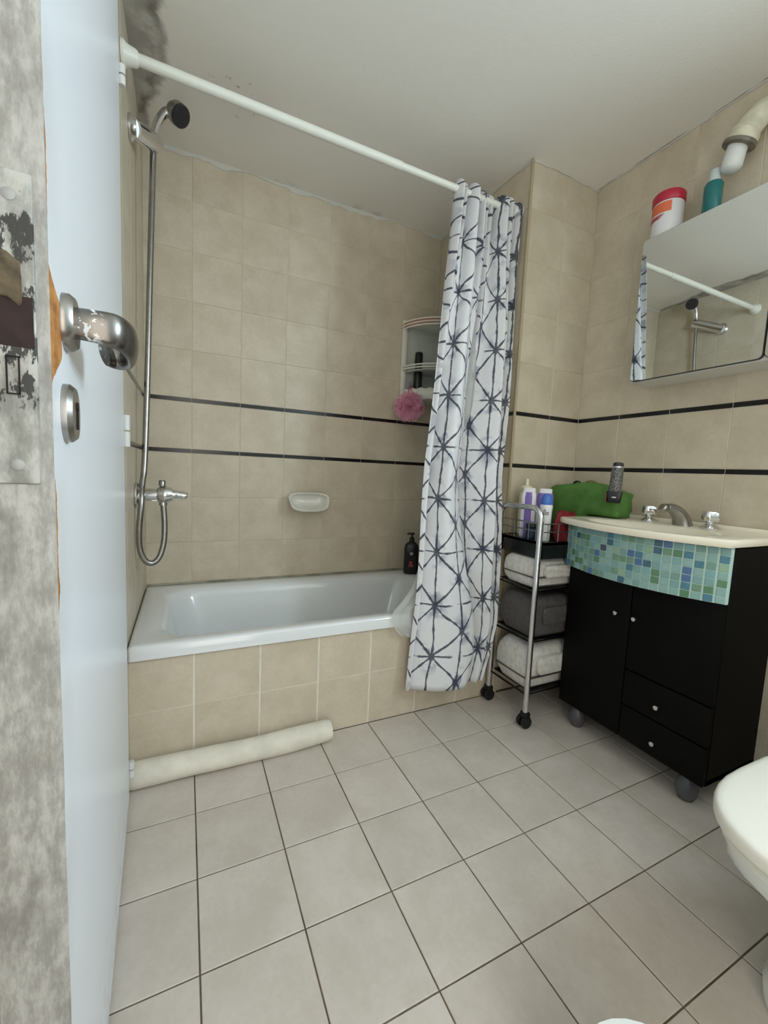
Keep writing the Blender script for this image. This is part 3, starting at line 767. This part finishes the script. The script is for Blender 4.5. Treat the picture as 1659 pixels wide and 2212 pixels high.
for i in range(cols):
    y = -.563+dy*(i+.5); x = bowx(y, MB, MH)
    slope = (bowx(y+.002, MB, MH)-bowx(y-.002, MB, MH))/.004
    tng = Vector((slope, 1, 0)).normalized(); nrm = Vector((-1, slope, 0)).normalized()
    for j in range(rws):
        z = MZ0+dz*(j+.5)
        if me_tile is None:
            b2 = bmesh.new(); a_, b_ = dy*.435, dz*.44
            skin(b2, [[(-a_, -b_, -.001), (a_, -b_, -.001), (a_, b_, -.001), (-a_, b_, -.001)], [(-a_, -b_, .0018), (a_, -b_, .0018), (a_, b_, .0018), (-a_, b_, .0018)],
                      [(-a_+.001, -b_+.001, .0026), (a_-.001, -b_+.001, .0026), (a_-.001, b_-.001, .0026), (-a_+.001, b_-.001, .0026)]], True, False, True)
            me_tile = bpy.data.meshes.new('mosaic_tile'); b2.normal_update(); b2.to_mesh(me_tile); b2.free(); me_tile.materials.append(M['mosaic'])
        o = bpy.data.objects.new('mosaic_tile', me_tile); COL.objects.link(o); o.parent = band
        p = Vector((x, y, z))-vo
        o.matrix_local = Matrix(((-tng.x, 0, nrm.x, p.x), (-tng.y, 0, nrm.y, p.y), (0, 1, 0, p.z), (0, 0, 0, 1))) @ Matrix.Rotation(random.uniform(-.04, .04), 4, 'Z')
# ------------------------------------------------------------------ basin
bas = thing('wash_basin', 'cream wash basin top with curved front on the black vanity', 'wash basin', (1.44, -.29, .80))
bo = Vector((1.44, -.29, .80))
def outline(off, z):
    pts = []
    ya, yb = -.572+off, -.008-off
    for i in range(25):
        y = ya+(yb-ya)*i/24; u = (y+.29)/.282
        pts.append(Vector((1.272+off-.078*(1-u*u), y, z)))
    for i in range(1, 9): pts.append(Vector((1.272+off+(XR-.004-1.272-off)*i/8, yb, z)))
    for i in range(1, 20): pts.append(Vector((XR-.004, yb+(ya-yb)*i/20, z)))
    for i in range(0, 8): pts.append(Vector((XR-.004-(XR-.004-1.272-off)*i/8, ya, z)))
    return pts
def inner(sx, sy, z, cx=1.365, cy=-.29):
    out = []
    for p in outline(0, z):
        a = math.atan2((p.y-cy)/.2, (p.x-cx)/.12)
        out.append(Vector((cx+sx*math.cos(a), cy+sy*math.sin(a), z)))
    return out
bm = bmesh.new()
lps = [outline(.012, .789), outline(.002, .7905), outline(0, .795), outline(0, .806), outline(.003, .8105), outline(.010, .812), inner(.118, .215, .810), inner(.110, .206, .805), inner(.098, .19, .775), inner(.07, .14, .715), inner(.02, .03, .70)]
lps = [[p-bo for p in l] for l in lps]
skin(bm, lps, True, False, True)
bm.normal_update()
obj('bowl', bm, M['cream'], bas, angle=50)
bm = mbox((XR-.032, -.57, .808), (XR-.003, -.010, .826), .006, 3); bmesh.ops.translate(bm, verts=bm.verts, vec=-bo); obj('back_ledge', bm, M['cream'], bas)
bm = mlathe([(.02, 0), (.02, .003), (.006, .004)], 20, at(1.365, -.29, .701)); bmesh.ops.translate(bm, verts=bm.verts, vec=-bo); obj('drain', bm, M['drain'], bas)
fau = thing('basin_faucet', 'chrome basin faucet spout with two round tap handles on the cream basin', 'faucet', (1.53, -.295, .811))
def star(r, z, n=32, f=4, d=.16): return [Vector((r*(1+d*math.cos(f*2*PI*i/n)), 0, z)) for i in range(n)]
for y in (.105, -.095):
    b = obj('tap_base', mlathe([(.027, 0), (.028, .004), (.018, .012), (.012, .018), (.012, .026)], 22, at(0, y, 0)), M['chrome'], fau)
    bm = bmesh.new(); n = 36
    def st(r, z): return [Vector((r*(1+.09*math.cos(4*2*PI*i/n))*math.cos(2*PI*i/n), y+r*(1+.09*math.cos(4*2*PI*i/n))*math.sin(2*PI*i/n), z)) for i in range(n)]
    skin(bm, [st(.014, .022), st(.022, .028), st(.025, .034), st(.025, .054), st(.021, .059), st(.007, .060)], True, True, True)
    obj('tap_handle', bm, M['chrome'], fau)
bm = bmesh.new()
tube(bm, smooth_path([(.010, -.006, 0), (.002, -.003, .026), (-.018, .002, .048), (-.044, .007, .060), (-.066, .010, .061)], 8), [.032-.00056*i for i in range(33)], 18, up=(0, 1, 0), flat=(1.0, .85))
lathe(bm, [(.0125, 0), (.0145, .003), (.0145, .016), (.011, .02)], 18, aim((-.068, .0105, .054), (-.70, .1, .45)))
obj('spout', bm, M['chrome_dull'], fau)
# ------------------------------------------------------------------ trolley with towels and toiletries
CX0, CX1, CY0, CY1 = 1.152, 1.50, -.034, .180
tr = thing('trolley', 'narrow chrome tube trolley on black castors between curtain and vanity', 'trolley', (CX0, CY0, 0))
to = Vector((CX0, CY0, 0))
def T(name, bm, mat, parent=None):
    bmesh.ops.translate(bm, verts=bm.verts, vec=-to); return obj(name, bm, mat, parent or tr)
for x in (CX0, CX1):
    rr_ = .042; pts = [(x, CY0, .052), (x, CY0, .80)]
    pts += [(x, CY0+rr_-rr_*math.cos(a), .80+rr_*math.sin(a)) for a in [PI/2*i/8 for i in range(1, 9)]]
    pts += [(x, CY1-rr_+rr_*math.sin(a), .80+rr_*math.cos(a)) for a in [PI/2*i/8 for i in range(0, 9)]]
    pts += [(x, CY1, .052)]
    T('end_frame', mtube(pts, .0108, 14, up=(1, 0, 0)), M['chrome'])
    for y in (CY0, CY1):
        c = T('castor', mbox((x-.014, y-.016, .030), (x+.014, y+.016, .060), .006, 2), M['rubber'])
        bm = bmesh.new()
        for s in (-.012, .012): lathe(bm, [(.010, -.007), (.0225, -.006), (.0235, 0), (.0225, .006), (.010, .007)], 20, aim((x-.004, y+s, .0235), (0, 1, 0)))
        T('wheel', bm, M['rubber'], c)
TZ = (.122, .330, .526)
for z in TZ:
    bm = bmesh.new(); box(bm, (CX0+.026, CY0+.004, z+.003), (CX1-.012, CY1+.006, z+.008), .0015, 1); tube(bm, [(CX0, CY0, z+.004), (CX0, CY1, z+.004)], .004, 8); tube(bm, [(CX1, CY0, z+.004), (CX1, CY1, z+.004)], .004, 8); tube(bm, [(CX0, CY0+.006, z+.003), (CX1, CY0+.006, z+.003)], .0035, 8)
    T('tray', bm, M['black_gloss'])
bm = bmesh.new(); box(bm, (CX0+.010, CY0-.010, .706), (CX1-.010, CY1+.010, .716)); 
for a, b in (((CX0+.010, CY0-.010), (CX0+.014, CY1+.010)), ((CX1-.014, CY0-.010), (CX1-.010, CY1+.010)), ((CX0+.010, CY0-.010), (CX1-.010, CY0-.006)), ((CX0+.010, CY1+.006), (CX1-.010, CY1+.010))):
    box(bm, (a[0], a[1], .655), (b[0], b[1], .718), .001, 1)
T('top_tray', bm, M['black_gloss'])
bm = bmesh.new()
for z in (.755, .785):
    tube(bm, [(CX0+.012, CY0, z), (CX0+.012, CY1, z)], .0022, 6); tube(bm, [(CX0+.012, CY0-.008, z), (CX1-.012, CY0-.008, z)], .0022, 6)
for i in range(6): tube(bm, [(CX0+.03+.055*i, CY0-.008, .716), (CX0+.03+.055*i, CY0-.008, .785)], .0016, 6)
for i in range(5): tube(bm, [(CX0+.012, CY0+.03+.038*i, .716), (CX0+.012, CY0+.03+.038*i, .785)], .0014, 6)
T('wire_rail', bm, M['chrome_dull'])
def folded_towel(lab, z0, h, mat, layers, bands, xend=.30, seed=1):
    """towel folded in layers: rounded folds towards the room, stacked layers seen from its side"""
    rnd = random.Random(seed)
    o = thing('folded_towel', lab, 'towel', (CX0-.001, CY0+.004, z0), 'folded towels on the trolley')
    t = h/layers; y0, y1 = .010, .178
    bm = bmesh.new(); k = 8
    prof = []
    n_ = 9
    def loop(y, sc):
        pts = []
        # rounded slab outline in XZ with grooves between layers on its far end
        for i in range(n_+1):
            a = -PI/2-PI*i/n_; pts.append((h*.42+h*.42*math.cos(a)*1.0, h/2+h/2*math.sin(a)*-1*-1))
        return pts
    # outer wrap: slab with round nose at the -X end
    def slab(zb, th, x0, x1, yy0, yy1, name, mat_, parent, wob=.003):
        bm = bmesh.new(); nose = [(x0+th*.22-th*.22*math.sin(PI*i/8)**.7, zb+th/2-th/2*math.cos(PI*i/8)) for i in range(9)]
        sec = nose+[(x0+(x1-x0)*q, zb+th) for q in (.25, .5, .75)]+[(x1-th*.5+th*.5*math.sin(PI*i/8), zb+th/2+th/2*math.cos(PI*i/8)) for i in range(9)]+[(x0+(x1-x0)*q, zb) for q in (.75, .5, .25)]
        loops = []
        for i in range(9):
            u = i/8; ed = 1-max(0, abs(u-.5)*2-.88)*2.0
            y = yy0+(yy1-yy0)*u; cx = (x0+x1)/2; cz = zb+th/2
            loops.append([Vector((cx+(px-cx)*(.985+.015*ed)+wob*.4*math.sin(u*5+seed), y, cz+(pz-cz)*ed+wob*.5*math.sin(px*20+u*4+seed)*(pz > cz))) for px, pz in sec])
        skin(bm, loops, True, True, True)
        return obj(name, bm, mat_, parent, angle=50)
    for L_ in range(layers):
        ins = 0 if L_ % 2 == 0 else .006
        slab(t*L_, t*1.04, ins+rnd.uniform(0, .004), xend-rnd.uniform(0, .01), y0-rnd.uniform(0, .012), y1+rnd.uniform(-.004, 0), 'towel_layer', mat, o)
    # the tucked end showing on the side
    slab(h*.40, h*.42, xend*.16, xend*.90, y0-.022, y0+.006, 'tucked_end', mat, o)
    for zb, in [(b,) for b in bands]:
        nx = .0008+h*0
        bm = bmesh.new(); box(bm, (-.0025, y0+.002, zb-.0016), (.010, y1-.004, zb+.0016)); box(bm, (.006, y0-.0135, zb-.0016), (xend-.02, y0+.01, zb+.0016))
        obj('woven_band', bm, M['stripe'], o)
    return o
folded_towel('white folded towel with dark stripe on the trolley tier under the bottles', .5345, .112, M['towel'], 1, (.046,), seed=2)
folded_towel('dark grey folded towel on the middle trolley tier', .3385, .150, M['towel_grey'], 1, (), seed=5)
folded_towel('thick white folded towel with dark stripe on the lowest trolley tier', .1305, .165, M['towel'], 1, (.056,), seed=9)
zb = .7165
def bottle(name, lab, x, y, parts, cat='bottle'):
    o = thing(name, lab, cat, (x, y, zb))
    for nm, prof, mat, n in parts: obj(nm, mlathe(prof, n), mat, o)
    return o
bottle('pump_bottle', 'cream pump bottle at the back of the trolley beside the curtain', 1.262, .160,
       [('bottle_body', [(.026, 0), (.028, .004), (.028, .160), (.022, .178), (.012, .184)], M['cream_bottle'], 22), ('pump', [(.014, .182), (.014, .192), (.024, .194), (.022, .200), (.008, .206), (.006, .232)], M['cream_bottle'], 18)])
def tall(x, y, rot, lab, flip):
    o = thing('shampoo_bottle', lab, 'bottle', (x, y, zb), 'purple and white bottles on the trolley')
    def sq(w, d, z): return [Vector((w*math.copysign(abs(math.cos(a))**.55, math.cos(a)), d*math.copysign(abs(math.sin(a))**.55, math.sin(a)), z)) for a in [2*PI*i/28 for i in range(28)]]
    bm = bmesh.new(); skin(bm, [sq(.027, .016, 0), sq(.029, .018, .004), sq(.030, .018, .166), sq(.026, .015, .178), sq(.024, .013, .179), sq(.024, .013, .193), sq(.022, .011, .196)], True, True, True)
    bm.normal_update()
    obj('bottle_body', bm, M['white_bottle'], o)
    bm = bmesh.new(); 
    if not flip:
        skin(bm, [sq(.0205, .0188, .002), sq(.0205, .0190, .164), sq(.0165, .016, .179)], True, True, True)
    else:
        skin(bm, [[Vector((p.x*.99+.001, p.y*1.03, p.z)) for p in sq(.0302, .0185, .100)], sq(.0305, .0190, .166), sq(.0262, .0158, .1785)], True, True, True)
    obj('purple_panel', bm, M['purple'], o)
    o.rotation_euler = (0, 0, rot); return o
tall(1.222, .104, -.85, 'tall white bottle with long purple panel in the trolley basket', False)
tall(1.262, .058, -.75, 'tall white bottle with purple shoulder behind the trolley rail', True)
ro_ = bottle('roll_on', 'white roll-on deodorant with a blue domed cap on the trolley', 1.210, .000,
       [('bottle_body', [(.018, .04), (.020, .044), (.021, .112), (.0235, .132), (.021, .138)], M['white_bottle'], 22), ('cap', [(.0205, .138), (.0215, .141), (.0205, .158), (.015, .173), (.006, .180)], M['blue_cap'], 22),
        ('base', [(.018, 0), (.0195, .003), (.0195, .042)], M['white_bottle'], 20)])
bm = bmesh.new()
MT = Matrix.Translation((-.0152, -.0152, .100)) @ Matrix.Rotation(-PI/4, 4, 'Z')
for lo, hi in (((-.009, -.0002, 0), (-.0072, .0008, .02)), ((-.009, -.0002, .018), (-.003, .0008, .02)), ((-.009, -.0002, 0), (-.003, .0008, .002)), ((-.0035, -.0002, .002), (-.0015, .0008, .018)),
               ((.001, -.0002, 0), (.0028, .0008, .012)), ((.001, -.0002, .0105), (.008, .0008, .012)), ((.001, -.0002, 0), (.008, .0008, .0016)), ((.0068, -.0002, 0), (.0085, .0008, .012))):
    box(bm, lo, hi)
bmesh.ops.transform(bm, matrix=MT, verts=bm.verts); obj('print', bm, M['ink'], ro_, smooth=False)
jr = thing('jar', 'dark blue jar with black lid in the trolley basket by the chrome leg', 'jar', (1.192, .042, zb))
obj('jar_body', mlathe([(.024, 0), (.026, .003), (.026, .044), (.022, .048)], 24), M['navy'], jr); obj('lid', mlathe([(.0255, .0475), (.027, .049), (.027, .058), (.024, .060)], 24), M['black_gloss'], jr)
# red pouch
bm = bmesh.new(); lp = []
for i in range(9):
    u = i/8; w = .046+.012*math.sin(PI*u); d = .020*(1-.75*u*u)+.003
    lp.append([Vector((1.305+w*math.cos(a), -.010+d*math.sin(a)*(1+.25*math.sin(a*7+u*6)), zb+.112*u+.006*math.cos(a*3)*u)) for a in [2*PI*k/32 for k in range(32)]])
skin(bm, lp, True, True, True); 
tag(obj('cloth_pouch', bm, M['red'], angle=70), 'crumpled dark red cloth pouch between the trolley and the basin corner', 'pouch')
# green toiletry bag
gb = thing('toiletry_bag', 'green cloth toiletry bag slumped behind the basin against the wall', 'bag', (1.44, .03, .74))
bm = bmesh.new()
def gloop(u):
    y = .175-.29*u
    zb_ = .735 if y > .03 else .735+(.814-.735)*min(1, (.03-y)/.03)
    zt = .938-.008*math.cos(u*PI*2)-.016*max(0, u-.7)/.3; w = .060*(1-.16*max(0, abs(u-.5)*2-.7)/.3)
    cx = 1.462+.028*u
    out = []
    for k in range(28):
        a = 2*PI*k/28; c = math.copysign(abs(math.cos(a))**.55, math.cos(a)); s = math.copysign(abs(math.sin(a))**.6, math.sin(a))
        out.append(Vector((cx+w*c+.003*math.sin(u*17+k), y+.004*math.sin(k*1.3), (zb_+zt)/2+(zt-zb_)/2*s)))
    return out
lp = [gloop(i/20) for i in range(21)]
c0 = sum(lp[0], Vector())/28; c1 = sum(lp[-1], Vector())/28
lp = [[c0+(p-c0)*.6+Vector((0, .008, 0)) for p in lp[0]]]+lp+[[c1+(p-c1)*.7-Vector((0, .006, 0)) for p in lp[-1]]]
lp = [[p-Vector((1.44, .03, .74)) for p in l] for l in lp]
skin(bm, lp, True, True, True); obj('bag_body', bm, M['green'], gb, angle=80)
bm = bmesh.new(); tube(bm, smooth_path([(.005, .055, .19), (.005, .045, .205), (.008, .03, .206), (.01, .022, .192)], 6), .006, 8, flat=(.5, 1.6)); obj('strap', bm, plain('dark_green_strap', srgb(28, 58, 26), .8), gb)
bm = bmesh.new(); lathe(bm, [(.030, 0), (.028, .012), (.018, .022), (.004, .026)], 18, at(.028, -.010, .188)); obj('bag_knot', bm, M['olive'], gb)
# dryer
hd = thing('hair_dryer', 'grey speckled cylinder with a square black base resting against the green bag', 'hair dryer', (1.40, -.135, .884))
obj('barrel', mlathe([(.021, .03), (.0215, .034), (.0195, .118), (.017, .122)], 24), M['speckle'], hd)
obj('end_cap', mlathe([(.017, .124), (.0175, .126), (.017, .136), (.013, .139)], 24), M['dark_grey'], hd)
obj('metal_ring', mlathe([(.0188, .1185), (.0195, .120), (.0190, .124), (.017, .1255)], 24), M['chrome'], hd)
def sqr(w, z, cx=0): return [Vector((cx+w*math.copysign(abs(math.cos(a))**.35, math.cos(a)), w*math.copysign(abs(math.sin(a))**.35, math.sin(a)), z)) for a in [2*PI*i/32 for i in range(32)]]
bm = bmesh.new(); skin(bm, [sqr(.021, -.010), sqr(.0225, -.007), sqr(.027, .028), sqr(.026, .031), sqr(.02, .032)], True, True, True); obj('square_base', bm, M['black_gloss'], hd)
obj('badge', mbox((-.0262, -.007, .008), (-.0245, .007, .0125)), M['label_white'], hd, smooth=False)
obj('red_edge', mbox((-.022, .0235, -.008), (.012, .0262, .026), .001), plain('red_edge', srgb(140, 40, 34), .5), hd)
hd.rotation_euler = (.03, .06, .60)
# ------------------------------------------------------------------ mirror cabinet and the things on it
MC = thing('mirror_cabinet', 'white wall cabinet with mirror doors above the basin', 'cabinet', (XR, -.42, 1.318))
mo = Vector((XR, -.42, 1.318)); MX = 1.462
def C_(name, bm, mat, parent=None, **kw):
    bmesh.ops.translate(bm, verts=bm.verts, vec=-mo); return obj(name, bm, mat, parent or MC, **kw)
C_('carcass', mbox((MX+.012, -.90, 1.318), (XR-.001, -.106, 1.818), .002, 1), M['white_paint'])
def mdoor(y0, y1):
    def rr2(x, m, r): return [Vector((x, p.x, p.y)) for p in [Vector((q.x, q.y)) for q in rrect(y0+m, y1-m, 1.321+m, 1.816-m, r, 0, 5)]]
    bm = bmesh.new(); skin(bm, [rr2(MX+.011, 0, .014)[::-1], rr2(MX+.002, 0, .014)[::-1]], True, True, True); d = C_('mirror_door', bm, M['dark_grey'], smooth=False)
    bm = bmesh.new(); skin(bm, [rr2(MX+.003, .0016, .013)[::-1], rr2(MX, .0016, .013)[::-1]], True, True, True); C_('mirror_glass', bm, M['mirror'], d, smooth=False)
mdoor(-.503, -.107); mdoor(-.899, -.506)
zt = 1.8185
j = thing('cosmetic_jar', 'large white jar with red lid and orange label on the mirror cabinet', 'jar', (1.528, -.143, zt))
obj('jar_body', mlathe([(.044, 0), (.048, .004), (.048, .116), (.044, .121)], 28), M['white_bottle'], j)
obj('lid', mlathe([(.049, .118), (.051, .121), (.051, .146), (.046, .152)], 28), M['red_lid'], j)
bm = bmesh.new()
arc = lambda r, z, a0, a1: [Vector((r*math.cos(a0+(a1-a0)*i/14), r*math.sin(a0+(a1-a0)*i/14), z)) for i in range(15)]
skin(bm, [arc(.0486, .078, 1.3, 3.9), arc(.0486, .112, 1.3, 3.9)], False); obj('orange_label', bm, M['orange'], j)
bm = bmesh.new(); skin(bm, [arc(.0487, .060, 1.2, 3.2), arc(.0487, .072, 1.2, 3.5)], False); obj('red_label_band', bm, M['label_red'], j)
b = thing('lotion_bottle', 'teal bottle with frosted cap beside the red-lidded jar on the cabinet', 'bottle', (1.532, -.283, zt))
obj('bottle_body', mlathe([(.024, 0), (.026, .004), (.026, .108), (.022, .116), (.018, .118)], 24), M['teal'], b)
obj('cap', mlathe([(.0165, .1185), (.017, .12), (.016, .152), (.014, .155)], 24), M['clear_cap'], b)
vp = thing('vent_pipe', 'cream vent pipe elbow with white hose end above the mirror cabinet', 'pipe', (XR, -.41, 2.07))
po = Vector((XR, -.41, 2.07))
pp = smooth_path([p-po for p in map(Vector, ((1.602, -.412, 2.104), (1.580, -.398, 2.102), (1.557, -.374, 2.082), (1.545, -.350, 2.046), (1.542, -.338, 2.020)))], 6)
obj('elbow', mtube(pp, [.037]*14+[.038]*4+[.044]*7, 24, caps=False), M['pipe'], vp)
bm = bmesh.new(); tube(bm, pp, .034, 24, caps=False); obj('pipe_lining', bm, M['shadow_hole'], vp)
obj('collar', mlathe([(.042, 0), (.046, .002), (.046, .012), (.042, .014)], 28, aim(pp[-3], pp[-1]-pp[-4])), plain('grimy_clamp', srgb(120, 112, 98), .5, noise=.3, scale=40), vp)
hp = smooth_path([p-po for p in map(Vector, ((1.548, -.37, 2.065), (1.541, -.342, 2.03), (1.540, -.328, 1.985), (1.541, -.322, 1.945)))], 6)
obj('inner_hose', mtube(hp, [.028]*12+[.0285]*4+[.026, .02, .010], 22), M['pipe_white'], vp)
# ------------------------------------------------------------------ toilet
to_ = thing('toilet', 'white toilet with closed lid in front of the right wall', 'toilet', (1.2, -.955, 0))
wo = Vector((1.2, -.955, 0))
def seat(x0, x1, hw, z, n=40):
    out = []
    cx = x0+hw*1.15
    for i in range(n):
        a = 2*PI*i/n
        if math.cos(a) < 0: x = cx+hw*1.15*math.copysign(abs(math.cos(a))**.76, math.cos(a))
        else: x = cx+(x1-cx)*abs(math.cos(a))**.55
        out.append(Vector((x, -.955+hw*math.copysign(abs(math.sin(a))**.76, math.sin(a)), z))-wo)
    return out
TF = .748
def seat_in(d, z): return seat(TF+d, 1.21-d, .186-d, z)
bm = bmesh.new(); skin(bm, [seat_in(.008, .379), seat_in(.001, .381), seat_in(0, .384), seat_in(0, .397), seat_in(.0015, .4015), seat_in(.006, .4045), seat_in(.014, .4060), seat_in(.06, .4075), seat_in(.15, .408)], True, True, True)
obj('lid', bm, plain('seat_white', srgb(240, 235, 222), .3), to_, angle=60)
bm = bmesh.new(); skin(bm, [seat(TF+.022, 1.19, .168, .354), seat(TF+.014, 1.2, .176, .358), seat(TF+.014, 1.2, .176, .374), seat(TF+.02, 1.19, .17, .377)], True, True, True)
obj('seat_ring', bm, M['white_plastic'], to_, angle=60)
bm = bmesh.new(); skin(bm, [seat(.912, 1.42, .122, .001), seat(.910, 1.42, .124, .03), seat(.95, 1.40, .10, .10), seat(.92, 1.38, .115, .19), seat(.835, 1.30, .150, .27), seat(.775, 1.25, .170, .325), seat(.772, 1.25, .172, .352)], True, True, True)
obj('bowl', bm, M['ceramic'], to_, angle=60)
bm = mbox((1.40, -1.14, .36), (XR-.004, -.77, .74), .02, 3); box(bm, (1.30, -1.06, .2), (1.45, -.85, .37), .02, 3); bmesh.ops.translate(bm, verts=bm.verts, vec=-wo); obj('cistern', bm, M['ceramic'], to_)
bm = mbox((1.392, -1.148, .74), (XR-.003, -.762, .772), .008, 3); bmesh.ops.translate(bm, verts=bm.verts, vec=-wo); obj('cistern_lid', bm, M['ceramic'], to_)
bn = thing('waste_bin', 'white round bin top just visible at the bottom edge', 'bin', (.489, -.9325, 0))
obj('bin_body', mlathe([(.080, .001), (.083, .004), (.096, .182), (.094, .185)], 30), M['white_plastic'], bn)
obj('bin_lid', mlathe([(.099, .186), (.100, .190), (.098, .197), (.06, .200), (.01, .201)], 30), M['ceramic'], bn)
